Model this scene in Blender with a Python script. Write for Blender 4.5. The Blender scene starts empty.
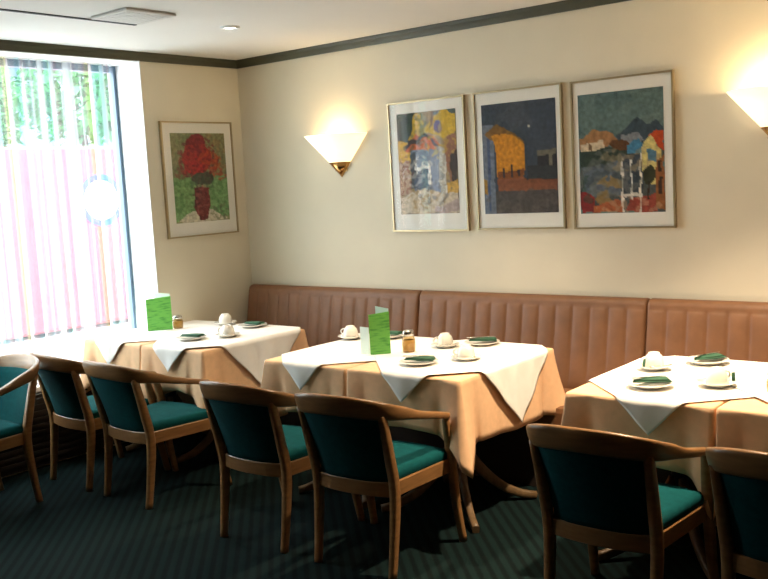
import bpy, bmesh, math, random
from mathutils import Vector, Matrix, noise

C = bpy.context.scene.collection
SC = bpy.context.scene
R = math.radians

# ------------------------------------------------------------------ camera
cam_d = bpy.data.cameras.new('camera')
cam = bpy.data.objects.new('camera', cam_d)
C.objects.link(cam)
right = Vector((0.77861676, 0.62512511, -0.05453936))
up = Vector((-0.02800082, 0.12144139, 0.99220358))
fwd = Vector((-0.62687471, 0.77101919, -0.11206032))
m = Matrix((right, up, -fwd)).transposed().to_4x4()
m.translation = (5.09955, -4.74607, 1.62414)
cam.matrix_world = m
cam_d.sensor_width = 36.0
cam_d.lens = 944.84 / 768 * 36
cam_d.clip_start = 0.05
cam_d.clip_end = 200
SC.camera = cam

# ------------------------------------------------------------------ world, sun, exposure
w = bpy.data.worlds.new('sky')
SC.world = w
w.use_nodes = True
bg = w.node_tree.nodes['Background']
bg.inputs['Color'].default_value = (0.86, 0.94, 1.0, 1)
bg.inputs['Strength'].default_value = 10.0

sun_d = bpy.data.lights.new('sun', 'SUN')
sun_d.energy = 3.5
sun_d.angle = R(20)
sun_d.color = (1.0, 0.98, 0.94)
sun = bpy.data.objects.new('sun', sun_d)
C.objects.link(sun)
# late morning sun high over the street, shining on the house fronts across the road
sun.rotation_euler = Vector((-0.55, 0.45, -0.9)).to_track_quat('-Z', 'Y').to_euler()

por_d = bpy.data.lights.new('window_daylight', 'AREA')      # sky portal in the window opening
por_d.shape = 'RECTANGLE'
por_d.size = 2.15
por_d.size_y = 1.99
por_d.cycles.is_portal = True
por = bpy.data.objects.new('window_daylight', por_d)
C.objects.link(por)
por.location = (-0.33, -1.927, 1.495)
por.rotation_euler = Vector((1, 0, 0)).to_track_quat('-Z', 'Z').to_euler()

SC.view_settings.view_transform = 'Standard'
SC.view_settings.look = 'None'
SC.view_settings.gamma = 1.0
SC.view_settings.exposure = 0.0
SC.view_settings.use_curve_mapping = False


# ------------------------------------------------------------------ helpers
def s2l(r, g, b):
    f = lambda c: (c / 255 / 12.92) if c / 255 <= 0.04045 else ((c / 255 + 0.055) / 1.055) ** 2.4
    return (f(r), f(g), f(b), 1)


def mat(name, rgb, rough=0.6, metal=0.0, spec=0.5, var=0.0, scale=8.0, stretch=(1, 1, 1), bump=0.0, bscale=None,
        sheen=0.0, rgb2=None, emit=None, estr=0.0, coat=0.0, trans=0.0):
    M = bpy.data.materials.new(name)
    M.use_nodes = True
    nt = M.node_tree
    p = nt.nodes['Principled BSDF']
    p.inputs['Base Color'].default_value = rgb
    p.inputs['Roughness'].default_value = rough
    p.inputs['Metallic'].default_value = metal
    p.inputs['Specular IOR Level'].default_value = spec
    p.inputs['Sheen Weight'].default_value = sheen
    p.inputs['Coat Weight'].default_value = coat
    p.inputs['Transmission Weight'].default_value = trans
    if emit:
        p.inputs['Emission Color'].default_value = emit
        p.inputs['Emission Strength'].default_value = estr
    if var or bump or rgb2:
        tc = nt.nodes.new('ShaderNodeTexCoord')
        mp = nt.nodes.new('ShaderNodeMapping')
        mp.inputs['Scale'].default_value = stretch
        nt.links.new(tc.outputs['Object'], mp.inputs['Vector'])
        nz = nt.nodes.new('ShaderNodeTexNoise')
        nz.inputs['Scale'].default_value = scale
        nz.inputs['Detail'].default_value = 4
        nt.links.new(mp.outputs[0], nz.inputs['Vector'])
        if var or rgb2:
            cr = nt.nodes.new('ShaderNodeValToRGB')
            a = rgb if rgb2 else tuple(max(0, c * (1 - var)) for c in rgb[:3]) + (1,)
            b = rgb2 or tuple(min(1, c * (1 + var)) for c in rgb[:3]) + (1,)
            cr.color_ramp.elements[0].position = 0.3
            cr.color_ramp.elements[1].position = 0.7
            cr.color_ramp.elements[0].color = a
            cr.color_ramp.elements[1].color = b
            nt.links.new(nz.outputs['Fac'], cr.inputs['Fac'])
            nt.links.new(cr.outputs['Color'], p.inputs['Base Color'])
        if bump:
            n2 = nz
            if bscale:
                n2 = nt.nodes.new('ShaderNodeTexNoise')
                n2.inputs['Scale'].default_value = bscale
                nt.links.new(mp.outputs[0], n2.inputs['Vector'])
            bn = nt.nodes.new('ShaderNodeBump')
            bn.inputs['Strength'].default_value = bump
            bn.inputs['Distance'].default_value = 0.01
            nt.links.new(n2.outputs['Fac'], bn.inputs['Height'])
            nt.links.new(bn.outputs['Normal'], p.inputs['Normal'])
    return M


class MB:
    """collects shapes into one mesh"""

    def __init__(s):
        s.v, s.f, s.mi, s.sm = [], [], [], []

    def add(s, vs, fs, mi=0, smooth=True):
        o = len(s.v)
        s.v += [tuple(v) for v in vs]
        for f in fs:
            s.f.append([i + o for i in f])
            s.mi.append(mi)
            s.sm.append(smooth)
        return s

    def box(s, x0, x1, y0, y1, z0, z1, mi=0, bev=0.0):
        bm = bmesh.new()
        bmesh.ops.create_cube(bm, size=1)
        for v in bm.verts:
            v.co = Vector(((x0 + x1) / 2 + v.co.x * (x1 - x0), (y0 + y1) / 2 + v.co.y * (y1 - y0), (z0 + z1) / 2 + v.co.z * (z1 - z0)))
        if bev:
            bmesh.ops.bevel(bm, geom=list(bm.edges), offset=bev, segments=2, affect='EDGES', profile=0.6)
        bm.verts.index_update()
        s.add([v.co[:] for v in bm.verts], [[v.index for v in f.verts] for f in bm.faces], mi, False)
        bm.free()
        return s

    def grid(s, rows, mi=0, smooth=True, closed_u=False, closed_v=False):
        n, k = len(rows), len(rows[0])
        vs = [p for r in rows for p in r]
        fs = []
        for i in range(n if closed_v else n - 1):
            for j in range(k if closed_u else k - 1):
                a, b = i, (i + 1) % n
                c, d = j, (j + 1) % k
                fs.append([a * k + c, a * k + d, b * k + d, b * k + c])
        return s.add(vs, fs, mi, smooth)

    def lathe(s, prof, seg=28, cx=0, cy=0, mi=0, smooth=True):
        rows = []
        for r, z in prof:
            rows.append([(cx + r * math.cos(2 * math.pi * k / seg), cy + r * math.sin(2 * math.pi * k / seg), z) for k in range(seg)])
        s.grid(rows, mi, smooth, closed_u=True)
        return s

    def tube(s, pts, rads, seg=10, mi=0, cap=True):
        """pts: centre line; rads: (a, b) half sizes per point or number"""
        pts = [Vector(p) for p in pts]
        rows = []
        for i, p in enumerate(pts):
            t = (pts[min(i + 1, len(pts) - 1)] - pts[max(i - 1, 0)]).normalized()
            ref = Vector((0, 0, 1)) if abs(t.z) < 0.9 else Vector((0, 1, 0))
            n = t.cross(ref).normalized()
            b = n.cross(t).normalized()
            ra, rb = rads[i] if isinstance(rads[i], (tuple, list)) else (rads[i], rads[i])
            ring = []
            for k in range(seg):
                a = 2 * math.pi * k / seg
                ca, sa = math.cos(a), math.sin(a)
                e = 0.55
                ring.append(p + n * ra * math.copysign(abs(ca) ** e, ca) + b * rb * math.copysign(abs(sa) ** e, sa))
            rows.append(ring)
        s.grid(rows, mi, True, closed_u=True)
        if cap:
            o = len(s.v) - len(rows) * seg
            s.f.append([o + k for k in range(seg)][::-1]); s.mi.append(mi); s.sm.append(False)
            o2 = len(s.v) - seg
            s.f.append([o2 + k for k in range(seg)]); s.mi.append(mi); s.sm.append(False)
        return s

    def build(s, name, mats, parent=None, loc=None, rot=None):
        me = bpy.data.meshes.new(name)
        me.from_pydata(s.v, [], s.f)
        for mm in (mats if isinstance(mats, (list, tuple)) else [mats]):
            me.materials.append(mm)
        me.polygons.foreach_set('material_index', s.mi)
        me.polygons.foreach_set('use_smooth', s.sm)
        bm = bmesh.new(); bm.from_mesh(me)
        bmesh.ops.recalc_face_normals(bm, faces=bm.faces)
        bm.to_mesh(me); bm.free()
        me.update()
        o = bpy.data.objects.new(name, me)
        C.objects.link(o)
        if parent:
            o.parent = parent
        if loc:
            o.location = loc
        if rot:
            o.rotation_euler = rot
        return o


def tag(o, label=None, cat=None, group=None, kind=None):
    if label: o['label'] = label
    if cat: o['category'] = cat
    if group: o['group'] = group
    if kind: o['kind'] = kind
    return o


def thing(name, label, cat, loc=(0, 0, 0), rz=0.0, group=None):
    o = bpy.data.objects.new(name, None)
    o.empty_display_size = 0.1
    C.objects.link(o)
    o.location = loc
    o.rotation_euler = (0, 0, rz)
    return tag(o, label, cat, group)


def dup(root, loc, rz, label, group=None):
    r = root.copy(); C.objects.link(r)
    r.location = loc
    r.rotation_euler = (0, 0, rz)
    r['label'] = label
    if group: r['group'] = group
    for ch in list(root.children):
        c = ch.copy(); C.objects.link(c); c.parent = r
        for g in list(ch.children):
            d = g.copy(); C.objects.link(d); d.parent = c
    return r


def catmull(pts, n):
    out = []
    P = [pts[0]] + list(pts) + [pts[-1]]
    for i in range(1, len(P) - 2):
        for k in range(n):
            t = k / n
            out.append(tuple(0.5 * (2 * b + (c - a) * t + (2 * a - 5 * b + 4 * c - d) * t * t + (-a + 3 * b - 3 * c + d) * t ** 3)
                             for a, b, c, d in zip(P[i - 1], P[i], P[i + 1], P[i + 2])))
    out.append(tuple(pts[-1]))
    return out


# ------------------------------------------------------------------ materials
M_wall = mat('wall_paint', (0.75, 0.68, 0.53, 1), 0.85, spec=0.2, var=0.03, scale=3, bump=0.03, bscale=90)
M_unseen_wall = mat('unseen_wall_dark', (0.10, 0.05, 0.022, 1), 0.5, var=0.25, scale=4, stretch=(6, 6, 1))  # unseen walls made dark brown to cut light bounced onto the chairs
M_ceil = mat('ceiling_paint', (0.72, 0.70, 0.66, 1), 0.9, spec=0.1, var=0.02, scale=2, bump=0.03, bscale=60)
M_cornice = mat('cornice_olive', (0.045, 0.045, 0.020, 1), 0.45, var=0.1, scale=12)
M_reveal = mat('reveal_white', (0.85, 0.85, 0.85, 1), 0.7, var=0.02, scale=4)
M_frame_w = mat('window_frame_blue', (0.10, 0.17, 0.24, 1), 0.4, var=0.1, scale=9)
M_dark = mat('heater_brown', (0.022, 0.015, 0.012, 1), 0.55, var=0.2, scale=10)
M_wood = mat('beech_stained', (0.28, 0.137, 0.049, 1), 0.33, var=0.2, scale=9, stretch=(1, 1, 6), spec=0.45, bump=0.02)
M_fab = mat('teal_upholstery', (0.002, 0.060, 0.063, 1), 0.9, spec=0.1, var=0.12, scale=40, bump=0.12, bscale=500)
M_leather = mat('tan_leatherette', (0.185, 0.083, 0.036, 1), 0.55, spec=0.45, var=0.10, scale=14, bump=0.05, bscale=220)
M_plinth = mat('banquette_plinth', (0.03, 0.018, 0.012, 1), 0.6, var=0.2, scale=8)
M_peach = mat('peach_linen', (0.80, 0.50, 0.29, 1), 0.85, spec=0.15, var=0.05, scale=30, bump=0.08, bscale=400)
M_white = mat('white_linen', (0.86, 0.83, 0.78, 1), 0.85, spec=0.15, var=0.02, scale=30, bump=0.08, bscale=400)
M_china = mat('white_china', (0.84, 0.80, 0.72, 1), 0.18, var=0.02, scale=20, coat=0.3)
M_nap = mat('green_napkin', (0.028, 0.095, 0.05, 1), 0.85, var=0.15, scale=60, bump=0.08, bscale=500)
M_steel = mat('cutlery_steel', (0.62, 0.60, 0.56, 1), 0.25, metal=1.0, var=0.05, scale=50)
M_brass = mat('brass', (0.55, 0.30, 0.10, 1), 0.25, metal=1.0, var=0.08, scale=40)
M_tablewood = mat('table_wood', (0.16, 0.095, 0.042, 1), 0.45, var=0.2, scale=8, stretch=(6, 6, 1))
M_black = mat('black_metal', (0.012, 0.012, 0.014, 1), 0.5, var=0.2, scale=20)
M_menu_w = mat('menu_paper', (0.70, 0.82, 0.74, 1), 0.6, var=0.02, scale=30)
M_gold = mat('champagne_frame', (0.42, 0.33, 0.19, 1), 0.35, metal=0.7, var=0.06, scale=30)
M_matboard = mat('white_mat_board', (0.80, 0.77, 0.69, 1), 0.8, var=0.01, scale=20)
M_shade = mat('sconce_glass', (0.9, 0.85, 0.75, 1), 0.4, emit=(1.0, 0.80, 0.50, 1), estr=1.3, var=0.01, scale=10)
M_bulb = mat('downlight_lens', (0.9, 0.9, 0.85, 1), 0.4, emit=(1.0, 0.93, 0.80, 1), estr=6.0, var=0.01, scale=10)
M_ventm = mat('vent_plastic', (0.62, 0.60, 0.56, 1), 0.6, var=0.03, scale=12)
M_wh = mat('white_plastic', (0.8, 0.8, 0.78, 1), 0.5, var=0.01, scale=12)
M_ceil_strip = mat('ceiling_strip_dark', (0.05, 0.05, 0.055, 1), 0.7, var=0.1, scale=12)


def mat_carpet():
    M = bpy.data.materials.new('striped_carpet')
    M.use_nodes = True
    nt = M.node_tree
    p = nt.nodes['Principled BSDF']
    p.inputs['Roughness'].default_value = 0.95
    p.inputs['Specular IOR Level'].default_value = 0.1
    tc = nt.nodes.new('ShaderNodeTexCoord')
    mp = nt.nodes.new('ShaderNodeMapping')
    mp.inputs['Rotation'].default_value = (0, 0, R(-45))
    nt.links.new(tc.outputs['Object'], mp.inputs['Vector'])
    wv = nt.nodes.new('ShaderNodeTexWave')
    wv.bands_direction = 'X'
    wv.inputs['Scale'].default_value = 6.2
    wv.inputs['Distortion'].default_value = 0.5
    wv.inputs['Detail'].default_value = 2
    wv.inputs['Detail Scale'].default_value = 12
    nt.links.new(mp.outputs[0], wv.inputs['Vector'])
    nz = nt.nodes.new('ShaderNodeTexNoise')
    nz.inputs['Scale'].default_value = 60
    nt.links.new(tc.outputs['Object'], nz.inputs['Vector'])
    ad = nt.nodes.new('ShaderNodeMath'); ad.operation = 'MULTIPLY_ADD'
    ad.inputs[1].default_value = 0.35
    nt.links.new(nz.outputs['Fac'], ad.inputs[0])
    nt.links.new(wv.outputs['Fac'], ad.inputs[2])
    cr = nt.nodes.new('ShaderNodeValToRGB')
    cr.color_ramp.elements[0].position = 0.35
    cr.color_ramp.elements[0].color = (0.0026, 0.0066, 0.0064, 1)
    cr.color_ramp.elements[1].position = 0.85
    cr.color_ramp.elements[1].color = (0.005, 0.0145, 0.0138, 1)
    nt.links.new(ad.outputs[0], cr.inputs['Fac'])
    nt.links.new(cr.outputs['Color'], p.inputs['Base Color'])
    bn = nt.nodes.new('ShaderNodeBump')
    bn.inputs['Strength'].default_value = 0.25
    bn.inputs['Distance'].default_value = 0.003
    nt.links.new(ad.outputs[0], bn.inputs['Height'])
    nt.links.new(bn.outputs['Normal'], p.inputs['Normal'])
    return M


def mat_glass(name, tint=(1, 1, 1, 1), k=1.0):
    M = bpy.data.materials.new(name)
    M.use_nodes = True
    nt = M.node_tree
    nt.nodes.clear()
    out = nt.nodes.new('ShaderNodeOutputMaterial')
    mx = nt.nodes.new('ShaderNodeMixShader')
    tr = nt.nodes.new('ShaderNodeBsdfTransparent'); tr.inputs['Color'].default_value = tint
    gl = nt.nodes.new('ShaderNodeBsdfGlossy'); gl.inputs['Roughness'].default_value = 0.03
    fr = nt.nodes.new('ShaderNodeFresnel'); fr.inputs['IOR'].default_value = 1.45
    ml = nt.nodes.new('ShaderNodeMath'); ml.operation = 'MULTIPLY'; ml.inputs[1].default_value = k
    ge = nt.nodes.new('ShaderNodeNewGeometry')
    m2 = nt.nodes.new('ShaderNodeMath'); m2.operation = 'SUBTRACT'; m2.inputs[0].default_value = 1.0
    m3 = nt.nodes.new('ShaderNodeMath'); m3.operation = 'MULTIPLY'
    nt.links.new(ge.outputs['Backfacing'], m2.inputs[1])
    nt.links.new(fr.outputs[0], ml.inputs[0])
    nt.links.new(ml.outputs[0], m3.inputs[0])
    nt.links.new(m2.outputs[0], m3.inputs[1])
    nt.links.new(m3.outputs[0], mx.inputs[0])
    nt.links.new(tr.outputs[0], mx.inputs[1])
    nt.links.new(gl.outputs[0], mx.inputs[2])
    nt.links.new(mx.outputs[0], out.inputs[0])
    return M


def mat_sheer():
    M = bpy.data.materials.new('sheer_voile')
    M.use_nodes = True
    nt = M.node_tree
    nt.nodes.clear()
    out = nt.nodes.new('ShaderNodeOutputMaterial')
    mx = nt.nodes.new('ShaderNodeMixShader')
    mx.inputs[0].default_value = 0.11
    tr = nt.nodes.new('ShaderNodeBsdfTransparent')
    tl = nt.nodes.new('ShaderNodeBsdfTranslucent')
    df = nt.nodes.new('ShaderNodeBsdfDiffuse')
    ms = nt.nodes.new('ShaderNodeMixShader'); ms.inputs[0].default_value = 0.3
    tc = nt.nodes.new('ShaderNodeTexCoord')
    sp = nt.nodes.new('ShaderNodeSeparateXYZ')
    nt.links.new(tc.outputs['Object'], sp.inputs[0])
    # pale colour stripes across the width of the cloth
    nz = nt.nodes.new('ShaderNodeTexNoise'); nz.noise_dimensions = '1D'
    nz.inputs['Scale'].default_value = 11.0
    nz.inputs['Detail'].default_value = 1
    nt.links.new(sp.outputs['Y'], nz.inputs['W'])
    cr = nt.nodes.new('ShaderNodeValToRGB')
    e = cr.color_ramp.elements
    e[0].position = 0.28; e[0].color = (0.70, 0.96, 0.84, 1)
    e[1].position = 0.72; e[1].color = (1.0, 0.93, 0.62, 1)
    for pos, col in ((0.40, (0.72, 0.95, 1.0, 1)), (0.47, (1, 1, 1, 1)), (0.54, (1, 1, 1, 1)), (0.62, (1.0, 0.82, 0.87, 1))):
        k = e.new(pos); k.color = col
    nt.links.new(nz.outputs['Fac'], cr.inputs['Fac'])
    n2 = nt.nodes.new('ShaderNodeTexNoise'); n2.noise_dimensions = '1D'
    n2.inputs['Scale'].default_value = 17.0; n2.inputs['Detail'].default_value = 2
    nt.links.new(sp.outputs['Y'], n2.inputs['W'])
    mr = nt.nodes.new('ShaderNodeMapRange')
    mr.inputs['From Min'].default_value = 0.42; mr.inputs['From Max'].default_value = 0.68
    mr.inputs['To Min'].default_value = 0.09; mr.inputs['To Max'].default_value = 0.42
    nt.links.new(n2.outputs['Fac'], mr.inputs['Value'])
    nt.links.new(mr.outputs[0], mx.inputs[0])
    for n in (tr, tl, df):
        nt.links.new(cr.outputs['Color'], n.inputs['Color'])
    nt.links.new(tl.outputs[0], ms.inputs[1])
    nt.links.new(df.outputs[0], ms.inputs[2])
    nt.links.new(tr.outputs[0], mx.inputs[1])
    nt.links.new(ms.outputs[0], mx.inputs[2])
    nt.links.new(mx.outputs[0], out.inputs[0])
    return M


def mat_attr(name, rough=0.7):
    M = bpy.data.materials.new(name)
    M.use_nodes = True
    nt = M.node_tree
    p = nt.nodes['Principled BSDF']
    p.inputs['Roughness'].default_value = rough
    p.inputs['Specular IOR Level'].default_value = 0.2
    a = nt.nodes.new('ShaderNodeVertexColor'); a.layer_name = 'pigment'
    nt.links.new(a.outputs['Color'], p.inputs['Base Color'])
    return M


def mat_menu():
    M = bpy.data.materials.new('menu_green_print')
    M.use_nodes = True
    nt = M.node_tree
    p = nt.nodes['Principled BSDF']
    p.inputs['Roughness'].default_value = 0.5
    tc = nt.nodes.new('ShaderNodeTexCoord')
    mp = nt.nodes.new('ShaderNodeMapping'); mp.inputs['Scale'].default_value = (14, 14, 95)
    nt.links.new(tc.outputs['Object'], mp.inputs['Vector'])
    nz = nt.nodes.new('ShaderNodeTexNoise'); nz.inputs['Scale'].default_value = 1.0; nz.inputs['Detail'].default_value = 3
    nt.links.new(mp.outputs[0], nz.inputs['Vector'])
    cr = nt.nodes.new('ShaderNodeValToRGB')
    cr.color_ramp.elements[0].position = 0.36; cr.color_ramp.elements[0].color = (0.07, 0.33, 0.05, 1)
    cr.color_ramp.elements[1].position = 0.50; cr.color_ramp.elements[1].color = (0.16, 0.52, 0.085, 1)
    nt.links.new(nz.outputs['Fac'], cr.inputs['Fac'])
    nt.links.new(cr.outputs['Color'], p.inputs['Base Color'])
    return M


M_carpet = mat_carpet()
M_pane = mat_glass('window_glass', k=0.8)
M_picglass = mat_glass('picture_glass', k=0.5)
M_jar = mat_glass('shaker_glass', tint=(0.86, 0.74, 0.52, 1), k=1.5)
M_sheer = mat_sheer()
M_art = mat_attr('gouache')
M_menu = mat_menu()

# ------------------------------------------------------------------ the room
H = 2.545
X1, Y1 = 7.2, -6.6


def struct(name, mb, mats, parent=None):
    o = mb.build(name, mats, parent)
    if not parent:
        o['kind'] = 'structure'
    return o


struct('floor', MB().box(-0.30, X1, Y1, 0.0, -0.10, 0.0), M_carpet)
struct('ceiling', MB().box(-0.34, X1, Y1, 0.0, H, H + 0.1), M_ceil)
struct('wall_back', MB().box(-0.34, X1, 0.0, 0.15, -0.1, H + 0.1), M_wall)
WY0, WY1, WZ0, WZ1 = -3.0, -0.855, 0.50, 2.492
wl = MB()
wl.box(-0.34, 0, WY1, 0, -0.1, H)
wl.box(-0.34, 0, Y1, WY0, -0.1, H)
wl.box(-0.34, -0.17, WY0, WY1, -0.1, WZ0 - 0.03)
wl.box(-0.34, 0, WY0, WY1, WZ1, H)
struct('wall_left', wl, M_wall)
struct('wall_right', MB().box(X1, X1 + 0.15, Y1, 0.15, -0.1, H + 0.1), M_unseen_wall)
struct('wall_front', MB().box(-0.34, X1, Y1 - 0.15, Y1, -0.1, H + 0.1), M_unseen_wall)

# window: white reveal lining, sill, dark frame, panes
win = struct('window_1', MB().box(-0.335, 0.012, WY1 - 0.006, WY1 + 0.0005, WZ0, WZ1)
             .box(-0.335, 0.004, WY0, WY0 + 0.006, WZ0, WZ1).box(-0.335, 0.0, WY0, WY1, WZ1 - 0.006, WZ1), M_reveal)
fr = MB()
for y0, y1 in ((WY1 - 0.030, WY1 - 0.008), (WY0 + 0.008, WY0 + 0.055), (-2.45, -2.40)):
    fr.box(-0.300, -0.240, y0, y1, WZ0 + 0.002, WZ1 - 0.008)
fr.box(-0.300, -0.240, WY0 + 0.056, WY1 - 0.056, WZ1 - 0.05, WZ1 - 0.008)
fr.build('window_frame', M_frame_w, win)
MB().box(-0.300, -0.240, WY0 + 0.056, WY1 - 0.031, WZ0 + 0.002, WZ0 + 0.05).build('bottom_rail', M_reveal, win)
MB().box(-0.273, -0.267, WY0 + 0.055, WY1 - 0.055, WZ0 + 0.05, WZ1 - 0.05).build('window_pane', M_pane, win)
MB().box(-0.335, -0.15, WY0, WY1, WZ0 - 0.03, WZ0, bev=0.004).build('window_sill', M_reveal, win)


# cornice, mitred along the two visible walls (the band runs round the room)
def cornice(name, p0, p1, inward):
    p0, p1, n = Vector(p0), Vector(p1), Vector(inward)
    d = (p1 - p0).normalized()
    prof = [(0, 0), (0.012, 0.0), (0.016, 0.010), (0.022, 0.022), (0.030, 0.034), (0.034, 0.050), (0.034, 0.0545), (0, 0.0545)]
    b = MB()
    rows = []
    for p, s in ((p0, 1), (p1, -1)):
        rows.append([p + n * a + d * (a * s) + Vector((0, 0, H - 0.055 + z)) for a, z in prof])
    b.grid(rows, smooth=False, closed_u=True)
    return struct(name, b, M_cornice)


cornice('trim_1', (0, 0, 0), (X1, 0, 0), (0, -1, 0))
cornice('trim_2', (0, Y1, 0), (0, 0, 0), (1, 0, 0))
cornice('trim_3', (X1, 0, 0), (X1, Y1, 0), (-1, 0, 0))
cornice('trim_4', (X1, Y1, 0), (0, Y1, 0), (0, 1, 0))
struct('trim_5', MB().box(0.812, 0.832, -6.0, -1.48, H - 0.006, H + 0.001), M_ceil_strip)  # thin dark strip along the ceiling

# ceiling vent and downlights
v = thing('ceiling_vent', 'square pale vent grille on the ceiling near the window', 'vent', (1.04, -1.655, H))
vb = MB().box(-0.150, 0.150, -0.155, 0.155, -0.016, -0.001, bev=0.006)
vb.build('housing', M_ventm, v)
vb = MB()
for k in range(9):
    y = -0.12 + k * 0.03
    vb.box(-0.12, 0.12, y - 0.011, y + 0.011, -0.0185, -0.0155)
vb.build('grille', M_ventm, v)


def downlight(x, y, label, watts):
    t = thing('ceiling_downlight', label, 'ceiling light', (x, y, H), 0, 'round ceiling downlights')
    MB().lathe([(0.036, -0.004), (0.040, -0.012), (0.052, -0.010), (0.056, -0.0005)], 32).build('trim_ring', M_wh, t)
    MB().lathe([(0.0, -0.006), (0.037, -0.006), (0.037, -0.001)], 32).build('lens', M_bulb, t)
    d = bpy.data.lights.new('downlight_beam', 'SPOT')
    d.energy = watts
    d.color = (1.0, 0.80, 0.56)
    d.spot_size = R(88)
    d.spot_blend = 0.8
    d.shadow_soft_size = 0.04
    o = bpy.data.objects.new('downlight_beam', d)
    C.objects.link(o)
    o.location = (x, y, H - 0.03)
    return t


downlight(1.04, -1.0, 'small round downlight lit in the ceiling near the corner', 60)
downlight(2.36, -1.05, 'round ceiling downlight above the middle table', 170)
downlight(3.72, -1.1, 'round ceiling downlight above the right hand tables', 420)
downlight(2.36, -3.6, 'unseen fill downlight added over the open carpet behind the chairs', 14)  # fill lamp added out of view to lift the chair backs


# ------------------------------------------------------------------ curtain, heater below the sill
def curtain(name, y0, y1, label, seed):
    t = thing(name, label, 'curtain', (-0.19, 0, 0), 0, 'sheer voile curtains')
    rnd = random.Random(seed)
    n = int((y1 - y0) / 0.006)
    rows = []
    ph = [rnd.uniform(0, 6.28) for _ in range(4)]
    for z in (2.481, 2.3, 1.9, 1.5, 1.1, 0.8, 0.505):
        k = 0.6 + 0.4 * (2.462 - z) / 1.95
        row = []
        for i in range(n + 1):
            y = y0 + (y1 - y0) * i / n
            f = math.sin(y * 62 + ph[0] + 1.2 * math.sin(y * 9 + ph[1])) * 0.026 + math.sin(y * 27 + ph[2]) * 0.014
            row.append((f * k, y + 0.012 * math.sin(y * 31 + ph[3]) * k, z))
        rows.append(row)
    MB().grid(rows).build('voile', M_sheer, t)
    MB().box(-0.012, 0.012, y0, y1, 2.481, 2.4858).build('curtain_track', M_wh, t)
    return t


curtain('sheer_curtain', -2.95, WY1 - 0.085, 'white sheer curtain hanging in folds inside the bright window', 4)

ht = thing('wall_heater', 'dark slatted heater casing under the white window sill', 'heater', (-0.17, -2.1, 0.0))
hb = MB().box(0.002, 0.045, -0.85, 1.235, 0.02, 0.462, bev=0.004)
hb.build('casing', M_dark, ht)
hs = MB()
for k in range(10):
    z = 0.06 + k * 0.04
    hs.box(0.046, 0.060, -0.82, 1.2, z, z + 0.022, bev=0.003)
hs.build('slats', M_dark, ht)

# ------------------------------------------------------------------ banquette
BX = [0.065, 1.6, 3.08, 4.56, 6.04]


def banquette(x0, x1, label):
    t = thing('banquette', label, 'bench seat', ((x0 + x1) / 2, -0.02, 0), 0, 'tan upholstered banquette along the wall')
    hw = (x1 - x0) / 2 - 0.003
    npl = round(2 * hw / 0.105)
    # back: front surface swept over x with pleats, profile from the wall over the top down to the seat
    prof = [(-0.004, 0.44, 0), (-0.004, 0.80, 0), (-0.004, 0.93, 0), (-0.012, 0.943, 0), (-0.035, 0.948, 0), (-0.062, 0.945, 0), (-0.080, 0.932, 0),
            (-0.087, 0.912, 0), (-0.088, 0.898, 0.0), (-0.089, 0.890, 0.55), (-0.092, 0.878, 0.9), (-0.102, 0.82, 1), (-0.125, 0.70, 1),
            (-0.150, 0.58, 1), (-0.172, 0.50, 1), (-0.180, 0.46, 0.7), (-0.176, 0.44, 0)]
    nx = npl * 12
    rows = []
    for i in range(nx + 1):
        u = i / nx
        x = -hw + 2 * hw * u
        a = abs(math.sin(math.pi * u * npl)) ** 0.38
        edge = min(1, (hw - abs(x)) / 0.012)
        e = 1 - (1 - max(0, edge)) ** 2
        rows.append([(x, y - k * (0.013 * a - 0.005) + (0.006 * (1 - e) if y < -0.05 else 0), z - (0.006 * (1 - e) if z > 0.9 else 0)) for y, z, k in prof])
    b = MB().grid(rows)
    kk = len(prof)
    b.f.append(list(range(kk))); b.mi.append(0); b.sm.append(False)
    b.f.append([nx * kk + i for i in range(kk)][::-1]); b.mi.append(0); b.sm.append(False)
    b.build('backrest', M_leather, t)
    MB().box(-hw, hw, -0.60, -0.165, 0.34, 0.458, bev=0.03).build('seat', M_leather, t)
    MB().box(-hw, hw, -0.54, -0.004, 0.003, 0.338).build('plinth', M_plinth, t)
    return t


banquette(BX[0], BX[1], 'tan pleated banquette section in the corner behind the window table')
banquette(BX[1], BX[2], 'tan pleated banquette section behind the middle table')
banquette(BX[2], BX[3], 'tan pleated banquette section at right behind the brightest table')


# ------------------------------------------------------------------ pictures
def sm(a, b, x):
    t = max(0, min(1, (x - a) / (b - a)))
    return t * t * (3 - 2 * t)


def inpoly(u, v_, P):
    r = False
    j = len(P) - 1
    for i in range(len(P)):
        if (P[i][1] > v_) != (P[j][1] > v_) and u < (P[j][0] - P[i][0]) * (v_ - P[i][1]) / (P[j][1] - P[i][1]) + P[i][0]:
            r = not r
        j = i
    return r


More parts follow.
